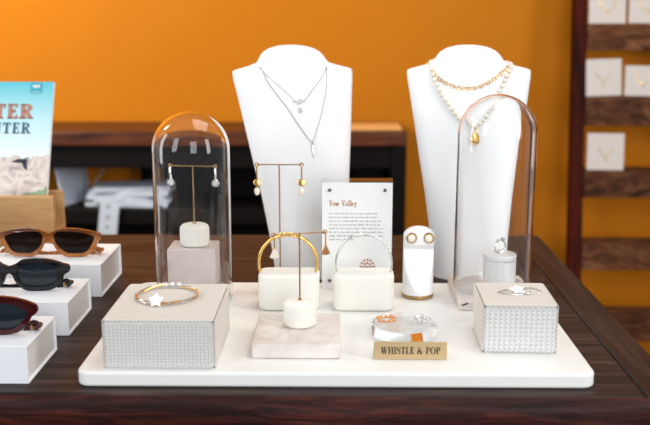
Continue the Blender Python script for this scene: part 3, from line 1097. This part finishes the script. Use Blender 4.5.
ring_thing('silver ring lying on the right of the clear disc', (.1010, 1.0270, zd), M['silver'], 7, .0100)

# ================================================================== name plate
npl = thing('name_plate', 'folded gold metal name plate lettered WHISTLE & POP at the front of the tray', 'name plate', (.0838, .9440, TT + .0003))
tl = -.14
mt = Matrix.Translation((0, -.008, 0)) @ Matrix.Rotation(tl, 4, 'X')
obj('plate', B(-.0400, .0400, 0, .0010, .0003, .0198, mt), M['brass_plate'] if 'brass_plate' in M else plain('pale_gold_plate', srgb(190, 164, 122), .45, .55, .03, 300), npl, bevel=.0003)
mb = Matrix.Translation((0, .0065, 0)) @ Matrix.Rotation(.26, 4, 'X')
obj('back_leg', B(-.0400, .0400, -.0010, 0, .0003, .0175, mb), M['brass'], npl)
b = lettering('WHISTLE & POP', -.0325, .0062, .0078, .065, .18, .055, .07, -.00025)
for v in b.verts:
    v.co = mt @ v.co
flat_obj('lettering', b, M['ink'], npl)

# ================================================================== ring cylinder on the marble slab and its ring
zs_ = TT + .0003 + .0135
rc = thing('ring_cylinder', 'white ring cylinder with lid line inside the right glass dome', 'ring stand', (.2235, 1.180, zs_ + .0003))
obj('body', L(rounded(.0218, 0, .0365, .0015, .0008), 56), M['white_gloss'], rc)
obj('lid', L(rounded(.0218, .0370, .0440, .0008, .002), 56), M['white_gloss'], rc)
rg = thing('solitaire_ring', 'silver ring with a clear stone standing on the white ring cylinder', 'ring', (.2225, 1.178, zs_ + .0003 + .0441), .5)
pts = [(.0088 * math.cos(2 * PI * i / 40), 0, .0095 + .0088 * math.sin(2 * PI * i / 40)) for i in range(40)]
obj('band', Tb(pts, .0009, 8, True), M['silver'], rg)
bm = bmesh.new()
lathe(bm, [(0, -.0035), (.0036, .0005), (.0036, .0012), (.0022, .0026), (0, .0026)], 8, (.0045, 0, .0190))
obj('stone', bm, M['crystal'], rg, sharp=5)
bm = ball(bmesh.new(), (-.0040, 0, .0182), .0022)
obj('side_stone', bm, M['crystal'], rg)

# ================================================================== glass domes
def dome(label, loc, r, h):
    th = .0022
    prof = [(r - th, 0), (r - .0005, 0), (r, .0015)]
    zc_ = h - r
    prof += [(r, .02), (r, zc_ * .5)]
    for i in range(0, 25):
        a = PI / 2 * i / 24
        prof.append((r * math.cos(a) if i < 24 else 0, zc_ + r * math.sin(a)))
    ri = r - th
    for i in range(24, -1, -1):
        a = PI / 2 * i / 24
        prof.append((ri * math.cos(a) if i < 24 else 0, zc_ + ri * math.sin(a)))
    prof += [(ri, zc_ * .5), (ri, .02)]
    o = obj('glass_dome', L(prof, 96, closed=True), M['glass'], loc=loc)
    return tag(o, label, 'glass dome')

dome('clear glass dome at the left back of the tray over an earring stand', (-.1885, 1.166, TT + .0004), .0510, .2505)
dome('clear glass dome at the right back of the tray over a white ring cylinder', (.2125, 1.176, TT + .0003 + .0135 + .0003), .0515, .2585)

# ================================================================== busts
#BUST-BEGIN
BS = [  # z, half width, half depth
    (0.0000, 0.0560, 0.0330), (0.0099, 0.0565, 0.0330), (0.0595, 0.0605, 0.0320), (0.1190, 0.0677, 0.0310), (0.1786, 0.0771, 0.0305), (0.2381, 0.0860, 0.0300), (0.2778, 0.0919, 0.0290), (0.2956, 0.0948, 0.0280),
    (0.3040, 0.0952, 0.0270), (0.3075, 0.0945, 0.0265), (0.3095, 0.0900, 0.0262), (0.3120, 0.0800, 0.0260), (0.3150, 0.0680, 0.0260), (0.3178, 0.0590, 0.0262), (0.3205, 0.0545, 0.0268), (0.3250, 0.0515, 0.0280), (0.3300, 0.0480, 0.0285), (0.3350, 0.0430, 0.0275), (0.3395, 0.0355, 0.0250), (0.3425, 0.0265, 0.0200), (0.3445, 0.0165, 0.0130), (0.3453, 0.0070, 0.0055)]
LEAN = .080
BWID = [1.0]
def bust_par(z):
    z = max(0.0, min(BS[-1][0], z))
    for a, b in zip(BS, BS[1:]):
        if z <= b[0]:
            s = (z - a[0]) / (b[0] - a[0])
            return BWID[0] * (a[1] + (b[1] - a[1]) * s), a[2] + (b[2] - a[2]) * s, LEAN * (z / .345) ** 1.15
    return BWID[0] * BS[-1][1], BS[-1][2], LEAN
def bust_front(x, z, off=0.0):
    w, d, yc = bust_par(z)
    u = min(1.0, abs(x) / w)
    return yc - d * (1 - u ** 2.4) ** (1 / 2.4) - off
#BUST-END

def bust(label, loc, rz):
    bm = bmesh.new()
    n = 64
    rings = []
    zz = []
    for a, b in zip(BS, BS[1:]):
        k = 3 if b[0] - a[0] > .03 else 1
        zz += [a[0] + (b[0] - a[0]) * i / k for i in range(k)]
    zz.append(BS[-1][0])
    for z in zz:
        w, d, yc = bust_par(z)
        ring = []
        for i in range(n):
            a = 2 * PI * i / n
            ca, sa = math.cos(a), math.sin(a)
            ex = 2 / 2.4
            ring.append(bm.verts.new((w * math.copysign(abs(ca) ** ex, ca), yc + d * math.copysign(abs(sa) ** ex, sa), z)))
        rings.append(ring)
    for a, b in zip(rings, rings[1:]):
        for i in range(n):
            j = (i + 1) % n
            bm.faces.new((a[i], a[j], b[j], b[i]))
    bm.faces.new(rings[0][::-1])
    bm.faces.new(rings[-1])
    return tag(obj('necklace_bust', bm, M['bust'], loc=loc, rot=(0, 0, rz), sharp=60), label, 'necklace bust')

BL, BR = ((-.0345, 1.335, T + .0003), math.radians(25)), ((.2065, 1.335, T + .0003), math.radians(0.5))
BWID[0] = 1.03
bust('white necklace bust behind the sign wearing two thin silver necklaces', *BL)
BWID[0] = 1.0
bust('white necklace bust behind the right dome wearing gold chain and pearls', *BR)

def on_bust(pts, off, k=8):
    """path of (x, z) in bust coordinates laid on its front, wrapped round the back of the neck"""
    c = catmull([(p[0], p[1], 0) for p in pts], k)
    return [(p.x, bust_front(p.x, p.y, off), p.y) for p in c]

def neck_back(pL, pR, off):
    """points behind the neck from the right end to the left end"""
    out = []
    for i in range(1, 12):
        s = i / 12
        z = pR[2] + (pL[2] - pR[2]) * s + .006 * math.sin(PI * s)
        w, d, yc = bust_par(z)
        a = PI * s
        out.append(((w + off) * math.cos(a), yc + (d + off) * math.sin(a), z))
    return out

NP = {}
#NECK-BEGIN
NP['l1'] = [(-0.0623, 0.314), (-0.0549, 0.3038), (-0.0427, 0.2918), (-0.0274, 0.2774), (-0.012, 0.263), (-0.0018, 0.2624), (0.0142, 0.2774), (0.0281, 0.2906), (0.0392, 0.3032), (0.0449, 0.3122)]
NP['l1_pend'] = [(-0.0157, 0.2636), (-0.0092, 0.2606), (-0.0009, 0.2636), (-0.0065, 0.2654), (-0.0081, 0.2504)]
NP['l2'] = [(-0.0604, 0.3152), (-0.0547, 0.2954), (-0.0434, 0.2762), (-0.0272, 0.2528), (-0.0113, 0.2258), (0.0058, 0.2036), (0.0163, 0.2216), (0.0278, 0.2462), (0.0388, 0.278), (0.043, 0.299), (0.0457, 0.3122)]
NP['l2_pend'] = [(0.0058, 0.2042), (0.0064, 0.1808)]
NP['r1'] = [(-0.0599, 0.3128), (-0.0561, 0.3026), (-0.0443, 0.2924), (-0.0279, 0.2846), (-0.012, 0.2816), (0.0074, 0.2828), (0.0273, 0.2912), (0.0418, 0.3014), (0.0553, 0.3128)]
NP['r2'] = [(-0.0597, 0.317), (-0.0596, 0.3068), (-0.0547, 0.2924), (-0.0467, 0.275), (-0.0356, 0.2588), (-0.0252, 0.2444), (-0.0137, 0.2342), (0.0, 0.2264), (0.0137, 0.2354), (0.0237, 0.2498), (0.0333, 0.2648), (0.0424, 0.2792), (0.0522, 0.2966), (0.0635, 0.3158)]
NP['r2_coin'] = (0.0, 0.2078)
#NECK-END

def fine_chain(bm, path, r=.00055):
    p = resample(path, .0012)
    tube(bm, p, [r * (1.25 if i % 2 else .7) for i in range(len(p))], 6)
    return bm

def necklace_root(name, label, b):
    return thing(name, label, 'necklace', b[0], b[1])

if NP:
    # left bust
    BWID[0] = 1.03
    r = necklace_root('silver_necklace', 'shorter fine silver necklace with crystal cluster pendant on the left bust', BL)
    p = on_bust(NP['l1'], .0009)
    obj('chain', fine_chain(bmesh.new(), p + neck_back(p[0], p[-1], .001)), M['chain_silver'], r)
    pd = NP['l1_pend']
    bm = bmesh.new()
    for x, z in pd[:4]:
        ball(bm, (x, bust_front(x, z, .0016), z), .0024, 1, .7, 1, 10, 6)
    x, z = pd[-1]
    ball(bm, (x, bust_front(x, z, .0020), z), .0036, .9, .7, 1.35, 10, 8)
    obj('pendant', bm, M['crystal'], r)
    r = necklace_root('silver_necklace', 'longer fine silver necklace with narrow feather pendant on the left bust', BL)
    p = on_bust(NP['l2'], .0008)
    obj('chain', fine_chain(bmesh.new(), p + neck_back(p[0], p[-1], .0022)), M['chain_silver'], r)
    (xa, za), (xb, zb) = NP['l2_pend']
    pts = [(xa + (xb - xa) * s, bust_front(xa + (xb - xa) * s, za + (zb - za) * s, .0018), za + (zb - za) * s) for s in [i / 10 for i in range(11)]]
    obj('pendant', Tb(pts, [.0006 + .0019 * math.sin(PI * (i / 10) ** .8) for i in range(11)], 8), M['silver'], r)
    # right bust
    BWID[0] = 1.0
    r = necklace_root('gold_chain_necklace', 'short gold link chain necklace on the right bust', BR)
    p = on_bust(NP['r1'], .0016)
    full = p + neck_back(p[0], p[-1], .002)
    q = resample(full, .0056)
    bm = bmesh.new()
    for i in range(len(q) - 1):
        a, b_ = q[i], q[i + 1]
        d = (b_ - a).normalized()
        c = (a + b_) / 2
        nrm = Vector((0, -1, .25))
        s_ = d.cross(nrm).normalized()
        if i % 2:
            s_ = (s_ * .6 + d.cross(s_) * .8).normalized()
        pts = [c + d * (.0040 * math.cos(2 * PI * k / 16)) + s_ * (.0026 * math.sin(2 * PI * k / 16)) for k in range(16)]
        tube(bm, pts, .00055, 6, True)
    obj('chain', bm, M['gold'], r)
    r = necklace_root('pearl_necklace', 'longer pearl necklace with gold coin pendant on the right bust', BR)
    p = on_bust(NP['r2'], .0030)
    full = p + neck_back(p[0], p[-1], .0035)
    obj('cord', Tb(resample(full, .004), .0004, 6), M['silver'], r)
    pm = None
    for i, c in enumerate(resample(full, .0086)):
        s = (1.0, .86, 1.06, .92)[i % 4]
        if pm is None:
            pm = obj('pearl', ball(bmesh.new(), (0, 0, 0), .0038, 1, 1, 1, 12, 8), M['pearl'], r, loc=c)
        else:
            o = pm.copy()
            COL.objects.link(o)
            o.location = c
            o.parent = r
            o.scale = (s, s, s)
    x, z = NP['r2_coin']
    y = bust_front(x, z, .0035)
    cn_ = obj('coin_pendant', L([(0, -.0009), (.0078, -.0009), (.0086, -.0004), (.0086, .0008), (.0078, .0014), (.0070, .0009), (0, .0009)], 36), M['gold'], r, loc=(x, y, z), rot=(PI / 2 - .32, 0, 0))
    bm = ball(bmesh.new(), (-.0008, .0008, .0012), .0034, 1.3, .8, .35)
    ball(bm, (.002, -.0024, .0010), .0024, 1.2, .8, .35)
    obj('coin_relief', bm, M['gold'], cn_)
    pts = [(x + .0034 * math.cos(2 * PI * i / 24), y - .0006, z + .0118 + .0036 * math.sin(2 * PI * i / 24)) for i in range(24)]
    obj('bail_ring', Tb(pts, .0010, 8, True), M['gold'], r)

# ================================================================== white sunglasses boxes
def glasses_box(label, y0, y1, h, w=.175, xr=-.3285):
    r = thing('sunglasses_box', label, 'box', (xr - w / 2, (y0 + y1) / 2, T + .0002), 0, 'white sunglasses boxes')
    d = y1 - y0
    th = .0022
    b = bmesh.new()
    box(b, -w / 2, w / 2, -d / 2, d / 2, 0, th)
    obj('bottom_board', b, M['whitebox'], r, bevel=.0005)
    obj('lid', B(-w / 2, w / 2, -d / 2, d / 2, h - th, h), M['whitebox'], r, bevel=.0005)
    obj('front_flap', B(-w / 2, w / 2, -d / 2, -d / 2 + th, th + .0001, h - th - .0001), M['whitebox'], r, bevel=.0004)
    obj('spine', B(-w / 2, w / 2, d / 2 - th, d / 2, th + .0001, h - th - .0001), M['whitebox'], r, bevel=.0004)
    obj('inner_tray', B(-w / 2 + .003, w / 2 - .003, -d / 2 + th + .0003, d / 2 - th - .0003, th + .0003, h - th - .0003), M['boxinner'], r)
    return r

BH = .0445
glasses_box('white card box under the amber sunglasses, farthest of the three boxes', 1.2155, 1.337, .0468)
glasses_box('white card box under the black sunglasses, middle of the three boxes', 1.0555, 1.161, .0430)
glasses_box('white card box under the dark red sunglasses, nearest of the three boxes', .9045, 1.0065, .0422)

# ================================================================== sunglasses
def sunglasses(label, loc, rz, lens, outer, frame_m, lens_m, rim_hi=None):
    """lens / outer: right half outlines in mm (x, z); outer starts at the top centre and ends at the bottom centre"""
    r = thing('sunglasses', label, 'sunglasses', loc, rz)
    sm = lambda pts: [(p.x / 1000, p.y / 1000) for p in catmull([(a, b, 0) for a, b in pts], 5, True)]
    lens_r = sm(lens)
    lens_l = [(-x, z) for x, z in lens_r][::-1]
    half = [(p.x / 1000, p.y / 1000) for p in catmull([(a, b, 0) for a, b in outer], 5)]
    out = half + [(-x, z) for x, z in half[::-1]][1:-1]
    zmin = min(z for x, z in out)
    sh = lambda pts: [(x, z - zmin) for x, z in pts]
    curve = lambda bm: [setattr(v.co, 'y', v.co.y + 1.1 * v.co.x ** 2) for v in bm.verts]
    bm = filled(sh(out), [sh(lens_r), sh(lens_l)], .0046)
    curve(bm)
    obj('frame', bm, frame_m, r, bevel=.0011, seg=2, sharp=50)
    for lp in (lens_r, lens_l):
        c = sh(lp)
        mx = sum(p[0] for p in c) / len(c)
        mz = sum(p[1] for p in c) / len(c)
        b = bmesh.new()
        rings = []
        for s, dy in ((1.02, 0), (.7, -.0007), (.35, -.0011)):
            rings.append([b.verts.new((mx + (x - mx) * s, dy, mz + (z - mz) * s)) for x, z in c])
        cv = b.verts.new((mx, -.0012, mz))
        n = len(c)
        for a_, b_ in zip(rings, rings[1:]):
            for i in range(n):
                b.faces.new((a_[i], a_[(i + 1) % n], b_[(i + 1) % n], b_[i]))
        for i in range(n):
            b.faces.new((rings[-1][i], rings[-1][(i + 1) % n], cv))
        back = [b.verts.new((v.co.x, .0012, v.co.z)) for v in rings[0]]
        for i in range(n):
            b.faces.new((rings[0][i], back[i], back[(i + 1) % n], rings[0][(i + 1) % n]))
        b.faces.new(back)
        curve(b)
        obj('lens', b, lens_m, r, sharp=30)
    ex = max(x for x, z in out)
    zt = max(z for x, z in out if x > ex * .92) - .004
    for s in (-1, 1):
        # folded temples cross behind the front, ends curling down
        y_ = .0105 + (.006 if s > 0 else 0)
        pts = catmull([(s * (ex - .003), .007, zt - .003), (s * (ex - .006), y_ + .004, zt - .004), (s * .03, y_ + .006, zt - .007), (-s * .02, y_ + .006, zt - .012), (-s * .048, y_ + .006, zt - .018), (-s * (ex - .012), y_ + .008, .0075), (-s * (ex - .003), y_ + .0085, .0042)], 6)
        tp = obj('temple', Tb(pts, [.0042 - .0008 * math.sin(PI * i / len(pts)) for i in range(len(pts))], 10, flat=.6), frame_m, r, sharp=60)
        obj('hinge', B(s * (ex - .009) - .0012, s * (ex - .009) + .0012, .0065, .0095, zt - .006, zt - .001), M['brass'], tp)
    return r

amber = sunglasses('amber angular sunglasses with dark brown lenses on the farthest white box', (-.4125, 1.257, T + .0475), 0,
                   [(8, 10), (10, 13), (15, 16.5), (30, 16.5), (47, 14.5), (62, 10), (65, 6.5), (64, 2), (58, -9), (53, -14), (46, -16), (30, -16), (24, -14.5), (14, -7), (9, 2)],
                   [(0, 13.5), (8, 16.5), (18, 20.5), (34, 21), (52, 18.5), (68, 14), (73.5, 12), (74, 4), (70, 1), (66, -9), (55, -19.5), (38, -21.5), (22, -20), (12, -12), (6, -2), (0, 3)],
                   M['tortoise'], M['lens_brown'])
sunglasses('black rounded sunglasses with grey lenses on the middle white box', (-.4150, 1.103, T + .0435), 0,
           [(10, 5), (14, 12), (28, 15), (46, 14.5), (58, 11), (62, 3), (58, -9), (48, -15), (32, -16), (18, -14), (11, -5)],
           [(0, 11), (8, 14), (18, 20), (36, 21.5), (54, 19), (68, 14), (75, 11), (75, 3), (69, -1), (65, -10), (54, -19.5), (34, -21.5), (18, -19.5), (8, -10), (4, -1), (0, 2)],
           M['black'], M['lens_grey'])
sunglasses('dark red sunglasses with near black lenses on the nearest white box', (-.4040, .940, T + .0427), 0,
           [(10, 6), (14, 13), (28, 15.5), (46, 14), (60, 8), (66, 1), (58, -9), (48, -15), (32, -16), (18, -14), (11, -5)],
           [(0, 12), (8, 15), (18, 21), (36, 22.5), (54, 20), (70, 14), (76, 9), (75, 2), (70, -2), (64, -11), (54, -19.5), (34, -22), (18, -20), (8, -10), (4, -1), (0, 3)],
           M['wine'], M['lens_grey'])

# ================================================================== book on an oak stand
bs = thing('book_stand', 'pale oak block holding the book upright behind the sunglasses', 'book stand', (-.57, 1.43, T + .0002))
obj('front_block', B(-.12, .111, 0, .016, 0, .1015), M['oak'], bs, bevel=.002)
obj('base_block', B(-.12, .111, .0162, .0578, 0, .044), M['oak'], bs, bevel=.002)
obj('rear_block', B(-.12, .111, .0580, .0640, 0, .1015), M['oak'], bs, bevel=.002)
bk = thing('book', 'book with pale blue mountain cover standing in the oak stand', 'book', (-.586, 1.4500, T + .0490))
lean = -.40
bk.rotation_euler = (lean, 0, 0)
bw, bh = .105, .250
t = NT('printed_mountain_cover')
tc = t.n('ShaderNodeTexCoord')
sp = t.n('ShaderNodeSeparateXYZ')
t.l(tc.outputs['Object'], sp.inputs['Vector'])
def mth(op, a, b=None):
    x = t.n('ShaderNodeMath', operation=op)
    for i, q in enumerate((a, b)):
        if q is None:
            continue
        if isinstance(q, (int, float)):
            x.inputs[i].default_value = q
        else:
            t.l(q, x.inputs[i])
    return x.outputs[0]
sky = t.ramp(mth('DIVIDE', sp.outputs['Z'], bh), [(.50, srgb(222, 232, 232)), (.72, srgb(186, 224, 232)), (1.0, srgb(84, 190, 208))])
f = t.noise(tc.outputs['Object'], 34, 8, .6, .8)
rock = t.ramp(f, [(.32, srgb(150, 136, 138)), (.46, srgb(200, 186, 178)), (.58, srgb(222, 212, 204)), (.7, srgb(182, 162, 150))])
n1 = t.noise(tc.outputs['Object'], 26, 5)
edge = mth('ADD', .118, mth('MULTIPLY', mth('SUBTRACT', n1, .5), .07))
mask = mth('LESS_THAN', sp.outputs['Z'], edge)
mx = t.n('ShaderNodeMix', data_type='RGBA')
t.l(mask, mx.inputs['Factor'])
t.l(sky, mx.inputs['A'])
t.l(rock, mx.inputs['B'])
gmask = mth('LESS_THAN', mth('SUBTRACT', sp.outputs['Z'], mth('MULTIPLY', mth('SUBTRACT', n1, .5), .03)), mth('ADD', .036, mth('MULTIPLY', sp.outputs['X'], .30)))
mg = t.n('ShaderNodeMix', data_type='RGBA')
t.l(gmask, mg.inputs['Factor'])
t.l(mx.outputs['Result'], mg.inputs['A'])
t.l(t.ramp(f, [(.35, srgb(96, 126, 92)), (.65, srgb(150, 172, 134))]), mg.inputs['B'])
t.l(mg.outputs['Result'], t.b.inputs['Base Color'])
t.b.inputs['Roughness'].default_value = .35
M['cover'] = t.m
obj('cover', B(-bw, bw, -.0010, 0, .001, bh), M['cover'], bk, bevel=.0004)
obj('pages', B(-bw + .003, bw - .003, .0001, .006, .003, bh - .003), M['paper'], bk)
obj('back_cover', B(-bw, bw, .0061, .0071, .001, bh), M['paper'], bk)
yy = -.0013
M['title_brown'] = plain('title_brown_print', srgb(176, 128, 112), .5, var=.1, nscale=300)
M['title_blue'] = plain('title_blue_print', srgb(70, 104, 126), .5, var=.1, nscale=300)
M['emblem_teal'] = plain('emblem_teal_print', srgb(70, 168, 186), .5)
M['bird'] = plain('bird_dark_print', srgb(56, 56, 64), .5)
flat_obj('title_line', lettering('TER', .0060, .1840, .0265, .0680, .25, .13, .07, yy), M['title_brown'], bk)
flat_obj('title_line', lettering('NTER', .0030, .1580, .0195, .0680, .20, .10, .09, yy), M['title_blue'], bk)
bm = bmesh.new()
for q in ((.066, .229, .086, .249),):
    bm.faces.new([bm.verts.new(p) for p in ((q[0], yy, q[1]), (q[2], yy, q[1]), (q[2], yy, q[3]), (q[0], yy, q[3]))])
em = flat_obj('cover_emblem', bm, M['emblem_teal'], bk)
bm = bmesh.new()
for a, b_, c, d in ((.0700, .2400, .0738, .2440), (.0782, .2400, .0820, .2440), (.0748, .2385, .0772, .2440), (.0690, .2310, .0830, .2318)):
    bm.faces.new([bm.verts.new(p) for p in ((a, yy - .0003, b_), (c, yy - .0003, b_), (c, yy - .0003, d), (a, yy - .0003, d))])
flat_obj('emblem_mark', bm, M['paper'], em)
bm = bmesh.new()
bx, bz_ = .062, .1100
for poly in ([(-.020, -.001), (-.010, .004), (.002, .004), (.010, .001), (.004, -.003), (-.008, -.003)],
             [(-.004, .001), (.006, .001), (.008, -.016), (.003, -.013), (.001, -.010)],
             [(.000, .003), (.010, .0045), (.009, .0065), (.004, .0058)]):
    bm.faces.new([bm.verts.new((bx + a, yy, bz_ + b_)) for a, b_ in poly][::-1])
flat_obj('bird_print', bm, M['bird'], bk)
